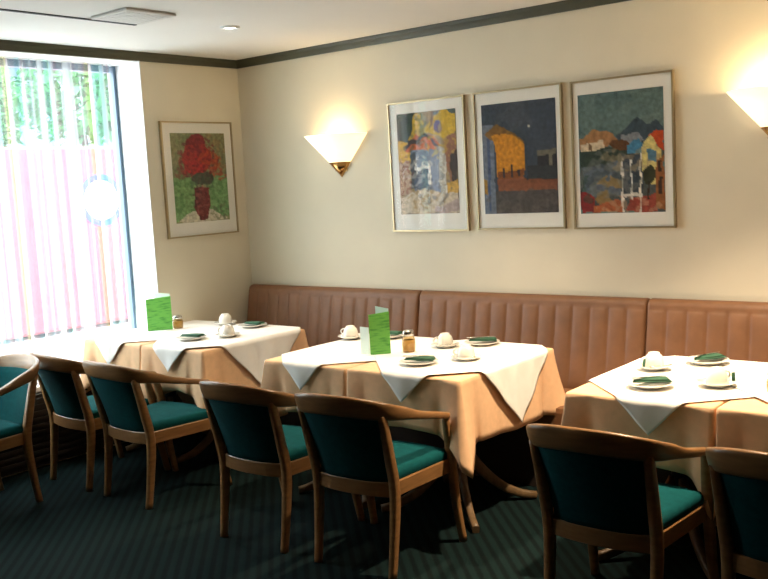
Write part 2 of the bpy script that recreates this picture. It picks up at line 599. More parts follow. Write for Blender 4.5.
def paint(base, shapes, seed, wob=0.02, grain=0.16):
    """pigment lookup: polygons / ellipses / rectangles laid over one another with a painterly edge"""
    def f(u, v_):
        nu = noise.noise((u * 9 + seed, v_ * 9, 0.3)) * wob
        nv = noise.noise((u * 9, v_ * 9 + seed, 5.3)) * wob
        a, b = u + nu, v_ + nv
        c = list(base)
        for kind, geo, col in shapes:
            hit = False
            if kind == 'p': hit = inpoly(a, b, geo)
            elif kind == 'e': hit = ((a - geo[0]) / geo[2]) ** 2 + ((b - geo[1]) / geo[3]) ** 2 < 1
            elif kind == 'r': hit = geo[0] <= a <= geo[1] and geo[2] <= b <= geo[3]
            elif kind == 'd':                                  # dabs: broken colour inside an ellipse
                hit = ((a - geo[0]) / geo[2]) ** 2 + ((b - geo[1]) / geo[3]) ** 2 < 1 and noise.noise((u * geo[4], v_ * geo[4] * 1.4, seed)) > geo[5]
            if hit: c = [0.5 * q + 0.5 * k for q, k in zip(c, col)] if kind == 'd' else list(col)
        g = 1 + grain * noise.noise((u * 22 + seed, v_ * 30, 1.0)) + grain * 0.7 * noise.noise((u * 60, v_ * 80, seed))
        return [max(0, min(255, q * g)) for q in c]
    return f


ART1 = paint((118, 108, 88), [
    ('r', (0, 1, 0, 1), (150, 128, 92)), ('p', [(0, 0), (.35, 0), (.22, .28), (0, .34)], (52, 62, 46)), ('p', [(.62, 0), (1, 0), (1, .25), (.7, .2)], (70, 84, 78)),
    ('p', [(.2, .26), (.33, .02), (.42, .02), (.46, .16), (.62, .06), (.78, 0), (.98, .06), (.98, .22), (.8, .28), (.55, .2), (.35, .3)], (196, 160, 48)),
    ('e', (.1, .38, .17, .12), (200, 156, 52)), ('r', (.58, .64, 0, .14), (120, 92, 60)), ('e', (.70, .17, .06, .06), (84, 66, 104)),
    ('p', [(.1, .37), (.3, .22), (.62, .24), (.74, .36), (.68, .38), (.3, .37)], (184, 92, 46)), ('p', [(.12, .30), (.5, .2), (.72, .36), (.7, .38), (.5, .25), (.14, .34)], (60, 44, 36)),
    ('p', [(.22, .37), (.70, .36), (.72, .8), (.26, .78)], (118, 128, 146)), ('r', (.2, .3, .4, .75), (74, 78, 84)), ('e', (.42, .68, .15, .13), (72, 84, 104)),
    ('r', (.26, .56, .53, .565), (214, 212, 206)), ('r', (.50, .55, .5, .72), (220, 216, 208)), ('r', (.28, .315, .5, .6), (208, 206, 200)), ('r', (.39, .42, .5, .6), (208, 206, 200)),
    ('p', [(0, .5), (.18, .46), (.2, .8), (0, .78)], (170, 140, 110)), ('d', (.1, .62, .14, .2, 18, .1), (110, 58, 40)),
    ('p', [(.68, .34), (.8, .4), (.78, .82), (.7, .84)], (176, 168, 152)), ('p', [(.78, .3), (.98, .22), (1, .7), (.88, .7), (.8, .5)], (140, 96, 70)),
    ('p', [(.86, .44), (1, .4), (1, .78), (.9, .7)], (64, 52, 44)), ('p', [(.78, .72), (1, .68), (1, .86), (.8, .85)], (190, 150, 70)),
    ('r', (.77, .81, .5, .97), (204, 198, 186)), ('p', [(0, .82), (.4, .76), (1, .82), (1, 1), (0, 1)], (192, 176, 150)), ('d', (.45, .86, .35, .1, 14, .15), (150, 118, 74)),
    ('p', [(.6, .94), (1, .88), (1, .98), (.6, 1)], (170, 150, 140)), ('d', (.3, .2, .3, .2, 13, .12), (66, 72, 52)), ('d', (.75, .3, .25, .2, 13, .12), (206, 172, 66)), ('d', (.35, .62, .3, .2, 12, .18), (204, 196, 184)), ('d', (.6, .72, .35, .2, 13, .2), (96, 96, 98))], 3.1, 0.035)
ART2 = paint((62, 70, 80), [
    ('r', (0, 1, 0, 1), (60, 68, 78)), ('r', (0, .16, .18, 1), (104, 112, 124)), ('r', (.06, .10, .3, .98), (70, 84, 112)), ('d', (.3, .15, .4, .2, 6, 0), (80, 84, 88)),
    ('p', [(.03, .26), (.2, .18), (.45, .28), (.58, .36), (.55, .40), (.1, .32)], (126, 92, 46)),
    ('p', [(.12, .28), (.42, .28), (.58, .38), (.56, .68), (.2, .69), (.17, .4)], (190, 126, 36)), ('d', (.38, .5, .2, .2, 9, .1), (206, 140, 44)),
    ('p', [(.2, .62), (.56, .60), (.56, .69), (.2, .69)], (120, 70, 34)), ('r', (.27, .30, .58, .67), (58, 50, 50)), ('r', (.38, .41, .56, .67), (58, 50, 50)), ('r', (.48, .51, .6, .67), (58, 50, 50)),
    ('p', [(.19, .69), (.6, .68), (1, .70), (1, .80), (.2, .81)], (124, 76, 52)), ('r', (.16, 1, .80, 1), (78, 72, 68)), ('d', (.5, .9, .5, .12, 8, .05), (96, 90, 82)),
    ('r', (.74, 1, .44, .49), (110, 104, 88)), ('r', (.74, 1, .49, .58), (44, 44, 46)), ('r', (.90, .94, .48, .58), (120, 114, 96)), ('r', (.60, 1, .58, .70), (50, 52, 54)),
    ('r', (0, .05, .68, .82), (160, 120, 50)), ('e', (.64, .22, .014, .010), (220, 214, 190))], 7.7, 0.015)
ART3 = paint((96, 118, 112), [
    ('r', (0, 1, 0, .45), (92, 112, 108)), ('d', (.3, .1, .5, .3, 5, 0), (76, 98, 98)), ('d', (.7, .25, .3, .15, 5, 0), (108, 124, 116)),
    ('p', [(.45, .36), (.62, .27), (.72, .24), (.80, .28), (.92, .25), (1, .3), (1, .45), (.5, .45)], (62, 76, 84)),
    ('p', [(0, .36), (.2, .31), (.4, .34), (.5, .42), (.3, .46), (0, .47)], (156, 112, 72)), ('p', [(.5, .36), (.7, .36), (.78, .42), (.5, .44)], (124, 128, 132)),
    ('r', (0, 1, .46, 1), (74, 80, 78)), ('p', [(.02, .42), (.3, .40), (.3, .48), (.02, .5)], (196, 178, 148)), ('r', (.12, .16, .42, .47), (120, 96, 70)),
    ('p', [(0, .48), (.6, .46), (.62, .58), (0, .6)], (48, 62, 52)), ('e', (.5, .44, .12, .04), (92, 60, 34)),
    ('p', [(.58, .44), (.70, .40), (.76, .46), (.74, .5), (.58, .5)], (70, 126, 158)), ('p', [(.82, .38), (.90, .34), (1, .34), (1, .52)], (182, 72, 34)),
    ('p', [(.74, .48), (.84, .38), (.96, .50), (.96, .78), (.76, .76)], (196, 180, 112)), ('r', (.82, .90, .50, .60), (84, 120, 138)), ('p', [(.9, .58), (1, .54), (1, .98), (.9, .96)], (134, 84, 44)),
    ('r', (.93, .97, .58, .68), (58, 40, 30)), ('r', (.93, .97, .72, .86), (58, 40, 30)),
    ('p', [(.05, .6), (.5, .58), (.5, .86), (.05, .84)], (88, 98, 108)), ('d', (.3, .72, .24, .14, 10, .05), (60, 72, 72)), ('d', (.36, .82, .2, .12, 10, -.05), (186, 134, 56)),
    ('p', [(0, .82), (.16, .84), (.18, 1), (0, 1)], (126, 42, 38)), ('p', [(.16, .92), (.52, .9), (.52, 1), (.16, 1)], (158, 88, 52)), ('d', (.1, .8, .12, .12, 16, .1), (50, 74, 56)),
    ('p', [(.52, .52), (.74, .5), (.76, .88), (.52, .88)], (58, 66, 74)), ('p', [(.6, .88), (.9, .84), (.9, 1), (.55, 1)], (140, 64, 50)),
    ('r', (.505, .53, .54, 1), (206, 200, 190)), ('r', (.61, .63, .56, .9), (206, 204, 196)), ('r', (.715, .735, .5, 1), (214, 208, 192)), ('r', (.52, .76, .84, .865), (196, 190, 180)),
    ('e', (.82, .70, .08, .07), (56, 58, 38)), ('r', (.81, .83, .74, .88), (50, 40, 30)), ('d', (.35, .68, .4, .2, 12, .12), (110, 112, 106)), ('d', (.6, .56, .35, .1, 14, .15), (150, 130, 100)), ('d', (.55, .94, .4, .08, 14, .1), (176, 140, 110))], 11.3, 0.028)
ART4 = paint((140, 144, 104), [
    ('r', (0, 1, 0, .5), (126, 124, 88)), ('d', (.2, .2, .4, .3, 10, 0), (92, 108, 68)), ('d', (.85, .2, .25, .3, 9, .05), (150, 118, 78)),
    ('p', [(0, .48), (.4, .5), (.38, .95), (0, 1)], (124, 160, 104)), ('p', [(.65, .5), (1, .48), (1, .95), (.6, .95)], (120, 158, 104)), ('d', (.2, .7, .3, .25, 12, .1), (86, 128, 76)), ('d', (.82, .7, .25, .22, 12, .1), (86, 128, 76)),
    ('p', [(.05, .98), (.3, .86), (.7, .88), (.95, .96), (.95, 1), (.05, 1)], (200, 192, 168)), ('d', (.85, .9, .2, .1, 16, .1), (96, 100, 72)),
    ('e', (.46, .28, .27, .19), (150, 48, 46)), ('e', (.46, .12, .17, .12), (132, 40, 48)), ('d', (.48, .32, .38, .22, 11, -.08), (158, 50, 44)), ('d', (.48, .28, .38, .26, 15, .12), (96, 24, 34)), ('d', (.7, .32, .2, .12, 14, .0), (190, 78, 40)),
    ('d', (.38, .36, .2, .12, 16, .05), (190, 44, 50)), ('d', (.86, .46, .14, .08, 14, -.1), (176, 56, 40)), ('d', (.2, .44, .16, .06, 14, -.1), (120, 60, 54)),
    ('e', (.54, .51, .20, .07), (84, 82, 66)), ('d', (.5, .56, .24, .08, 16, .0), (70, 92, 70)),
    ('p', [(.36, .60), (.64, .60), (.64, .84), (.58, .98), (.44, .98), (.36, .84)], (108, 46, 44)), ('d', (.5, .78, .14, .2, 18, .1), (160, 92, 84)), ('d', (.46, .72, .14, .14, 20, .15), (66, 26, 32))], 17.9, 0.03, 0.2)


def picture(label, W, Ht, art, marg, loc, rz):
    """hangs with its back on the wall; local x along the wall, -y towards the room, z up from the bottom edge"""
    t = thing('framed_picture', label, 'picture', loc, rz, 'framed pictures')
    fw, d = 0.010, 0.024
    b = MB()
    b.box(0, W, -d, -0.001, 0, fw); b.box(0, W, -d, -0.001, Ht - fw, Ht)
    b.box(0, fw, -d, -0.001, fw, Ht - fw); b.box(W - fw, W, -d, -0.001, fw, Ht - fw)
    b.build('frame', M_gold, t)
    MB().box(fw, W - fw, -0.014, -0.002, fw, Ht - fw).build('mat_board', M_matboard, t)
    l, r, tp, bt = marg
    x0, x1, z0, z1 = W * l, W * r, Ht * bt, Ht * tp
    nu, nv = 72, 100
    rows = [[(x0 + (x1 - x0) * i / nu, -0.0155, z1 + (z0 - z1) * j / nv) for i in range(nu + 1)] for j in range(nv + 1)]
    o = MB().grid(rows).build('artwork', M_art, t)
    ca = o.data.color_attributes.new('pigment', 'FLOAT_COLOR', 'POINT')
    for j in range(nv + 1):
        for i in range(nu + 1):
            ca.data[j * (nu + 1) + i].color = s2l(*art(i / nu, j / nv))
    MB().box(fw, W - fw, -0.0195, -0.018, fw, Ht - fw).build('glass', M_picglass, t)
    return t


picture('framed painting of a grey house among yellow shapes, leftmost of the row of three', 0.575, 0.803, ART1, (.115, .89, .91, .135), (1.363, 0, 1.311), 0)
picture('framed dark blue painting with an ochre house, middle of the row of three', 0.577, 0.800, ART2, (.09, .93, .905, .115), (2.004, 0, 1.316), 0)
picture('framed painting of a town under grey green sky, rightmost of the three', 0.577, 0.800, ART3, (.07, .905, .905, .105), (2.636, 0, 1.312), 0)
picture('framed painting of red flowers in a vase beside the window', 0.625, 0.780, ART4, (.12, .885, .90, .125), (0, -0.738, 1.329), R(90))


# ------------------------------------------------------------------ wall sconces
def sconce(x, z0, label, watts):
    t = thing('wall_sconce', label, 'wall lamp', (x, 0, z0), 0, 'half cone wall sconces')

    def half(r0, zz0, r1, zz1, th, n=28):
        rows = []
        for r, z in ((r0, zz0), (r1, zz1), (r1 - th, zz1), (max(0.001, r0 - th), zz0)):
            rows.append([(r * math.cos(a), -0.003 - r * math.sin(a), z) for a in [math.pi * k / n for k in range(n + 1)]])
        return MB().grid(rows, closed_v=True)
    half(0.080, 0.098, 0.235, 0.275, 0.006).build('lamp_shade', M_shade, t)
    b = half(0.003, 0.0, 0.083, 0.097, 0.004)
    b.build('brass_tip', M_brass, t)
    MB().box(-0.05, 0.05, -0.012, -0.001, 0.04, 0.16, bev=0.003).build('back_plate', M_brass, t)
    MB().lathe([(0.001, 0.225), (0.018, 0.218), (0.026, 0.195), (0.022, 0.17), (0.013, 0.145), (0.013, 0.10)], 16, 0, -0.07).build('bulb', M_bulb, t)
    d = bpy.data.lights.new('sconce_glow', 'POINT')
    d.energy = watts
    d.color = (1.0, 0.74, 0.42)
    d.shadow_soft_size = 0.03
    o = bpy.data.objects.new('sconce_glow', d)
    C.objects.link(o)
    o.location = (x, -0.085, z0 + 0.262)
    return t


sconce(0.94, 1.677, 'lit half cone wall sconce left of the three pictures', 2.5)
sconce(3.72, 1.692, 'glaring half cone wall sconce at the right edge of the photo', 8.0)

# ------------------------------------------------------------------ tables, cloths
TY0, TY1 = -1.41, -0.57
TZ = 0.75


def table(x0, x1, y0, y1, label, left_reach=None):
    cx, cy = (x0 + x1) / 2, (y0 + y1) / 2
    t = thing('dining_table', label, 'table', (cx, cy, 0), 0, 'cloth covered restaurant tables')
    a, b = (x1 - x0) / 2 - 0.012, (y1 - y0) / 2 - 0.012
    MB().box(-a, a, -b, b, TZ - 0.038, TZ - 0.006, bev=0.005).build('tabletop', M_tablewood, t)
    MB().lathe([(0.001, 0.712), (0.16, 0.712), (0.16, 0.70), (0.036, 0.69), (0.036, 0.12), (0.05, 0.06), (0.05, 0.04), (0.001, 0.04)], 24).build('column', M_black, t)
    for sx in (-1, 1):
        for sy in (-1, 1):
            L = Vector((sx * (a - 0.03), sy * (b - 0.13), 0))
            if sx < 0 and left_reach: L.x = -left_reach
            pts = []
            rad = []
            for k in range(11):
                q = k / 10
                zc = 0.30 * (1 - q) ** 2.3 + 0.02 + 0.012 * math.sin(math.pi * q)
                p = L * (0.05 + 0.95 * q)
                pts.append((p.x, p.y, zc))
                rad.append((0.020 - 0.003 * q, 0.030 - 0.012 * q))
            MB().tube(pts, rad, 12).build('leg', M_tablewood, t)
    return t


def tablecloth(x0, x1, y0, y1, label, drop=0.26, inner=(False, False), seed=0, left_flare=0.8):
    """inner: (left, right) sides that meet a neighbouring table and hang straight"""
    rnd = random.Random(seed)
    ox, oy = (x0 + x1) / 2, (y0 + y1) / 2
    a, b = (x1 - x0) / 2, (y1 - y0) / 2
    b_ = MB()
    n = 14
    per = []                                  # perimeter: (x, y, nx, ny, corner closeness, corner dx, dy)
    def side(p, q, nx, ny, k):
        L = math.hypot(q[0] - p[0], q[1] - p[1])
        for i in range(k):
            u = i / k
            x, y = p[0] + (q[0] - p[0]) * u, p[1] + (q[1] - p[1]) * u
            per.append((x, y, nx, ny))
    side((-a, -b), (a, -b), 0, -1, 64)
    side((a, -b), (a, b), 1, 0, 72)
    side((a, b), (-a, b), 0, 1, 64)
    side((-a, b), (-a, -b), -1, 0, 72)
    ph = [rnd.uniform(0, 6.28) for _ in range(6)]
    def ring(t):
        row = []
        for x, y, nx, ny in per:
            best = min(((abs(x - sx * a) + abs(y - sy * b), sx, sy) for sx in (-1, 1) for sy in (-1, 1)))
            s, sx, sy = best
            inn = (sx < 0 and inner[0]) or (sx > 0 and inner[1])
            c = math.exp(-s / 0.055)
            # two creases either side of the corner point make a folded cone
            fold = max(0.0, 1 - s / 0.085) ** 0.9 - 0.30 * math.exp(-((s - 0.105) / 0.028) ** 2)
            wave = 0.006 * math.sin((x * 13 + y * 11) + ph[0]) * t + 0.004 * math.sin(31 * (x - y) + ph[1]) * t
            near = 0.5 * math.exp(-s / 0.12)
            dr = drop * ((1 - near) * (1.26 if nx else 0.94) + near * (0.94 if nx else 1.26))
            z = TZ - dr * t * (1 + 0.50 * c + 0.03 * math.sin(x * 9 + y * 7 + ph[2]))
            out = 0.004 + 0.012 * t
            side_in = (nx < 0 and inner[0]) or (nx > 0 and inner[1])
            if side_in:
                out, wave = 0.001, 0.0
            dx, dy = nx * (out + wave), ny * (out + wave)
            if not inn or sy < 0 or sy > 0:
                fl = fold * (0.012 + 0.085 * t) * t ** 0.6
                dx += (0 if inn else sx * fl * (left_flare if sx < 0 else 0.8))
                dy += sy * fl * (0.8 if not inn else 0.45)
                if inn and side_in:
                    dy -= sy * fl * 0.45 * (1 - c)
            row.append((x + dx, y + dy, z))
        return row
    top = []
    for k, g in ((0.0, 0), (0.5, 0), (0.97, 0)):
        top.append([(x * k, y * k, TZ + 0.0005) for x, y, _, _ in per])
    top.append([(x * 0.992, y * 0.994, TZ - 0.0005) for x, y, _, _ in per])
    rows = top + [ring(q) for q in (0.02, 0.08, 0.18, 0.3, 0.42, 0.54, 0.66, 0.78, 0.9, 1.0)]
    b_.grid(rows, closed_u=True)
    o = b_.build('tablecloth', M_peach, None, (ox, oy, 0))
    sd = o.modifiers.new('cloth_thickness', 'SOLIDIFY'); sd.thickness = 0.0012; sd.offset = -1
    return tag(o, label, 'tablecloth', 'peach tablecloths')


def overlay(cx, cy, half, x0, x1, y0, y1, label, lift, rot=0.0, xmin=-9, xmax=9):
    """white square cloth laid cornerwise; x0..y1 are the edges it folds over"""
    n = 84
    s = half / math.sqrt(2)
    rows = []
    ca, sa = math.cos(R(45) + rot), math.sin(R(45) + rot)
    for i in range(n + 1):
        row = []
        for j in range(n + 1):
            p, q = -s + 2 * s * i / n, -s + 2 * s * j / n
            x, y = cx + p * ca - q * sa, cy + p * sa + q * ca
            z = TZ + lift
            ov = 0.013 + lift * 0.8
            ex, ey = max(x - x1, 0) - max(x0 - x, 0), max(y - y1, 0) - max(y0 - y, 0)
            if ey:
                e = abs(ey); k = min(e, 0.012)
                sgn = 1 if ey > 0 else -1
                y = (y1 if ey > 0 else y0) + sgn * (ov * min(1, e / 0.02) + 0.05 * max(0, e - 0.01) + 0.004 * math.sin(x * 40 + cx * 9) * min(1, e / 0.08))
                z -= max(0, e - 0.006)
            if ex:
                e = abs(ex)
                sgn = 1 if ex > 0 else -1
                x = (x1 if ex > 0 else x0) + sgn * (ov * min(1, e / 0.02) + 0.05 * max(0, e - 0.01) + 0.004 * math.sin(y * 40 + cx * 9) * min(1, e / 0.08))
                z -= max(0, e - 0.006)
            row.append((x - cx, y - cy, z))
        rows.append(row)
    o = MB().grid(rows).build('overlay_cloth', M_white, None, (cx, cy, 0))
    sd = o.modifiers.new('cloth_thickness', 'SOLIDIFY'); sd.thickness = 0.001; sd.offset = 1
    return tag(o, label, 'tablecloth', 'white overlay cloths laid cornerwise')


TABLES = [  # x0, x1, y0, y1, place words, inner sides
    (-0.085, 0.486, -1.378, -0.56, 'window end of the corner table pair', (False, True)),
    (0.498, 1.04, -1.378, -0.56, 'pleated bench end of the corner table pair', (True, False)),
    (1.57, 2.122, TY0, TY1, 'left half of the middle table pair', (False, True)),
    (2.134, 2.78, TY0, TY1, 'right half of the middle table pair', (True, False)),
    (3.30, 3.894, TY0, TY1, 'left half of the right hand table pair', (False, True)),
    (3.906, 4.52, TY0, TY1, 'cut off right end of the right hand table pair', (True, False)),
]
for i, (x0, x1, y0, y1, where, inn) in enumerate(TABLES):
    table(x0 + (0.003 if inn[0] else 0), x1 - (0.003 if inn[1] else 0), y0, y1, 'square restaurant table under cloths, ' + where, 0.15 if i == 0 else None)
    tablecloth(x0, x1, y0, y1, 'peach tablecloth on the ' + where, 0.25, inn, 10 + i, 0.2 if i == 0 else 0.8)
OV = [(0.18, 0, 1, 0.006), (0.765, 0, 1, 0.010), (1.83, 2, 3, 0.006), (2.485, 2, 3, 0.010), (3.645, 4, 5, 0.006), (4.31, 4, 5, 0.010)]
for i, (cx, l, r, lift) in enumerate(OV):
    y0, y1 = TABLES[l][2], TABLES[l][3]
    overlay(cx, (y0 + y1) / 2 + 0.045, 0.605, TABLES[l][0], TABLES[r][1], y0, y1, 'white cloth laid cornerwise on the ' + TABLES[i][4], lift, R(0.8 * (-1) ** i))
TT = TZ + 0.0125      # height of the laid cloths


# ------------------------------------------------------------------ chairs
def make_chair(label):
    t = thing('armchair', label, 'chair', (0, 0, 0), 0, 'teal restaurant armchairs')
    # top rail running into the arms
    ctl = [(-.254, .372, .600, .015, .020), (-.259, .28, .622, .016, .022), (-.258, .14, .656, .019, .022), (-.252, .045, .685, .027, .021),
           (-.236, -.045, .708, .037, .020), (-.19, -.100, .724, .044, .018), (-.11, -.130, .735, .047, .017), (0, -.142, .739, .047, .017)]
    ctl = ctl + [(-x, y, z, h, k) for x, y, z, h, k in ctl[-2::-1]]
    path = catmull(ctl, 5)
    rows = []
    N = len(path)
    for i, (x, y, z, h, k) in enumerate(path):
        A, B = Vector(path[max(0, i - 1)][:3]), Vector(path[min(N - 1, i + 1)][:3])
        d = (B - A).normalized()
        lean = sm(0.15, -0.05, y) * 0.16 if False else 0.26 * (1 - sm(-0.10, 0.08, y))
        outw = Vector((d.y, -d.x, 0)).normalized()
        upv = (Vector((0, 0, 1)) + outw * lean).normalized()
        sc = 1.0
        if i in (0, N - 1): sc = 0.55
        ring = []
        for q in range(14):
            a = 2 * math.pi * q / 14
            ca, sa = math.cos(a), math.sin(a)
            e = 0.6
            ring.append(Vector((x, y, z)) + outw * k * sc * math.copysign(abs(ca) ** e, ca) + upv * h * sc * math.copysign(abs(sa) ** e, sa))
        rows.append(ring)
    b = MB().grid(rows, closed_u=True)
    b.f.append([k for k in range(14)]); b.mi.append(0); b.sm.append(False)
    b.f.append([len(b.v) - 14 + k for k in range(14)]); b.mi.append(0); b.sm.append(False)
    b.build('top_rail', M_wood, t)
    # upholstered back between the posts
    th = 0.034
    rows = []
    nu, nv = 20, 10
    for j in range(nv + 1):
        q = j / nv
        z = 0.392 + (0.712 - 0.392) * q
        yb = -0.004 - 0.096 * q ** 1.25
        wd = 0.188 + 0.018 * q
        f, g = [], []
        for i in range(nu + 1):
            u = -1 + 2 * i / nu
            ed = (1 - abs(u) ** 6)
            bow = -(0.022 + 0.016 * q) * (1 - u * u)
            f.append((u * wd, yb + bow + 0.012 - th / 2 * ed, z))
            g.append((u * wd, yb + bow + 0.012 + th / 2 * ed, z))
        rows.append(f + g[::-1])
    b = MB().grid(rows, closed_u=True)
    k = len(rows[0])
    b.f.append(list(range(k))); b.mi.append(0); b.sm.append(False)
    b.f.append([nv * k + i for i in range(k)][::-1]); b.mi.append(0); b.sm.append(False)
    b.build('backrest', M_fab, t)

    # seat outline
    def outline(off):
        P = []
        K = 12
        rc = 0.205 + off; fc = 0.242 + off
        for i in range(K): u = -1 + 2 * i / K; P.append((u * rc, -0.002 - off - 0.030 * (1 - u * u)))
        for i in range(K): u = i / K; P.append((rc + (fc - rc) * u, -0.002 - off + (0.40 + 2 * off) * u))
        for i in range(K): u = 1 - 2 * i / K; P.append((u * fc, 0.398 + off + 0.035 * (1 - u * u)))
        for i in range(K): u = 1 - i / K; P.append((-(rc + (fc - rc) * u), -0.002 - off + (0.40 + 2 * off) * u))
        return P
    o0, o1 = outline(0.0), outline(-0.026)
    rows = [[(x, y, 0.335) for x, y in o1], [(x, y, 0.335) for x, y in o0], [(x, y, 0.338) for x, y in outline(0.003)], [(x, y, 0.395) for x, y in outline(0.003)],
            [(x, y, 0.399) for x, y in o0], [(x, y, 0.399) for x, y in o1]]
    MB().grid(rows, closed_u=True, closed_v=True, smooth=False).build('seat_frame', M_wood, t)
    rows = []
    for off, z in ((-0.03, 0.352), (-0.006, 0.40), (-0.002, 0.412), (-0.004, 0.428), (-0.014, 0.440), (-0.035, 0.446), (-0.08, 0.452), (-0.14, 0.455)):
        rows.append([(x, max(y, 0.012 + 0.3 * 0) if z > 0.39 else max(y, 0.0), z) for x, y in outline(off)])
    b = MB().grid(rows, closed_u=True)
    k = len(rows[0])
    b.f.append(list(range(k))[::-1]); b.mi.append(0); b.sm.append(False)
    b.f.append([len(b.v) - k + i for i in range(k)]); b.mi.append(0); b.sm.append(True)
    b.build('seat', M_fab, t)
    # rear legs rise into back posts, front legs into arm posts
    for s in (-1, 1):
        pts = catmull([(s * .203, -.040, 0.0), (s * .206, -.016, .16), (s * .209, .002, .36), (s * .212, -.028, .52), (s * .217, -.072, .70)], 4)
        rad = [(0.0165 + 0.004 * sm(0, 0.35, p[2]) - 0.003 * sm(.45, .7, p[2]), 0.0165 + 0.005 * sm(0, .35, p[2]) - 0.003 * sm(.45, .7, p[2])) for p in pts]
        MB().tube(pts, rad, 12).build('leg', M_wood, t)
    for s in (-1, 1):
        pts = catmull([(s * .256, .455, 0.0), (s * .249, .420, .18), (s * .246, .402, .36), (s * .247, .386, .47), (s * .252, .354, .598)], 4)
        rad = [(0.0165 + 0.004 * sm(0, 0.35, p[2]) - 0.006 * sm(.45, .6, p[2]), 0.0165 + 0.004 * sm(0, .35, p[2]) - 0.006 * sm(.45, .6, p[2])) for p in pts]
        MB().tube(pts, rad, 12).build('leg', M_wood, t)
    return t


ch = make_chair('teal armchair at the middle table, farther from the window of its two chairs')
ch.location = (2.52, -1.838, 0); ch.rotation_euler = (0, 0, R(4.0)); ch.scale = (0.965, 1, 1)
dup(ch, (1.925, -1.86, 0), R(1.5), 'teal armchair with wooden rail at the middle table, nearer the window of its two chairs')
dup(ch, (0.888, -1.798, 0), R(-2.6), 'teal armchair at the corner table with its whole seat side in view')
dup(ch, (0.333, -1.785, 0), R(-3), 'teal armchair tucked under the window end of the corner table, half hidden')
dup(ch, (3.648, -1.838, 0), R(1), 'large teal armchair in front of the right hand table, wholly in view')
dup(ch, (4.287, -1.838, 0), R(-2), 'teal armchair cut off by the right edge of the photo')
dup(ch, (0.235, -2.125, 0), R(181), 'teal armchair at far left turned away from the tables, inside of its back showing')


# ------------------------------------------------------------------ table settings
def plate(x, y, r, label):
    t = MB().lathe([(0.001, 0.003), (r * 0.55, 0.003), (r * 0.62, 0.0), (r * 0.66, 0.001), (r * 0.72, 0.006), (r * 0.98, 0.013), (r, 0.0145), (r * 0.975, 0.0165),
                    (r * 0.70, 0.0095), (r * 0.6, 0.007), (0.001, 0.007)], 40).build('side_plate', M_china, None, (x, y, TT))
    return tag(t, label, 'plate', 'white side plates')


def napkin(x, y, rz, label, L=0.145, Wd=0.082):
    """folded cloth napkin: two stacked leaves, pointed at one end, slightly arched over the plate"""
    b = MB()
    for lay, (sc, dz, sh) in enumerate(((1.0, 0.0, 0.0), (0.80, 0.0075, 0.006))):
        rows = []
        n = 14
        for i in range(n + 1):
            u = i / n
            xx = (-0.5 + u) * L * (1 if lay == 0 else 0.94)
            wv = Wd * sc * (0.5 * min(1, 0.10 + u * 1.7))
            z0 = 0.0185 + dz * 0.7 + 0.003 * math.sin(u * 2.6)
            rows.append([(xx, sh - wv, z0), (xx, sh - wv * 0.6, z0 + 0.004), (xx, sh, z0 + 0.0065), (xx, sh + wv * 0.7, z0 + 0.005), (xx, sh + wv, z0), (xx, sh, z0 - 0.0005)])
        b.grid(rows, closed_u=True)
        k = 6
        o = len(b.v) - k * (n + 1)
        b.f.append([o + i for i in range(k)]); b.mi.append(0); b.sm.append(False)
        b.f.append([o + n * k + i for i in range(k)]); b.mi.append(0); b.sm.append(False)
    o = b.build('folded_napkin', M_nap, None, (x, y, TT), (0, 0, rz))
    return tag(o, label, 'napkin', 'dark green folded napkins')


def knife(x, y, rz, label, z=0.0375):
    t = thing('butter_knife', label, 'knife', (x, y, TT + z), rz, 'butter knives on the napkins')
    b = MB()
    b.tube([(-0.08, 0, 0), (-0.05, 0, 0), (-0.01, 0, 0)], [(0.005, 0.002), (0.006, 0.0025), (0.0035, 0.002)], 10).build('handle', M_steel, t)
    rows = []
    for u in [k / 10 for k in range(11)]:
        xx = -0.012 + 0.085 * u
        wd = 0.0085 * math.sqrt(max(0.02, 1 - max(0, (u - 0.55) / 0.45) ** 2)) * min(1, 0.5 + u * 2)
        rows.append([(xx, -0.004, 0.0009), (xx, -0.004 + wd, 0.0004), (xx, -0.004 + wd, -0.0004), (xx, -0.004, -0.0009)])
    MB().grid(rows, closed_u=True).build('blade', M_steel, t)
    return t


def cup(x, y, rz, label, upright=False):
    t = thing('coffee_cup', label, 'cup', (x, y, TT + 0.0105), rz, 'upturned white cups')
    r = 0.043
    prof = [(r, 0.0), (r * 1.02, 0.001), (r * 0.99, 0.014), (r * 0.94, 0.030), (r * 0.82, 0.045), (r * 0.62, 0.054), (r * 0.56, 0.056), (r * 0.56, 0.060), (r * 0.46, 0.060),
            (r * 0.44, 0.056), (0.001, 0.056)]
    inner = [(0.001, 0.0525), (r * 0.5, 0.052), (r * 0.78, 0.043), (r * 0.90, 0.029), (r * 0.95, 0.014), (r * 0.97, 0.0)]
    MB().lathe(prof + inner + [prof[0]], 32).build('bowl', M_china, t)
    pts = [(r * 0.90 + 0.026 * math.sin(a) ** 1 - 0.002, 0, 0.026 - 0.017 * math.cos(a)) for a in [math.pi * k / 10 for k in range(11)]]
    MB().tube(pts, [(0.0045, 0.0035)] * 11, 8).build('handle', M_china, t)
    return t


def saucer(x, y, label, r=0.074):
    o = MB().lathe([(0.001, 0.003), (r * 0.5, 0.003), (r * 0.55, 0), (r * 0.62, 0.001), (r * 0.7, 0.006), (r * 0.97, 0.014), (r, 0.0155), (r * 0.97, 0.0175), (r * 0.72, 0.0102),
                    (r * 0.62, 0.0095), (0.001, 0.0095)], 36).build('saucer', M_china, None, (x, y, TT))
    return tag(o, label, 'saucer', 'white saucers under the cups')


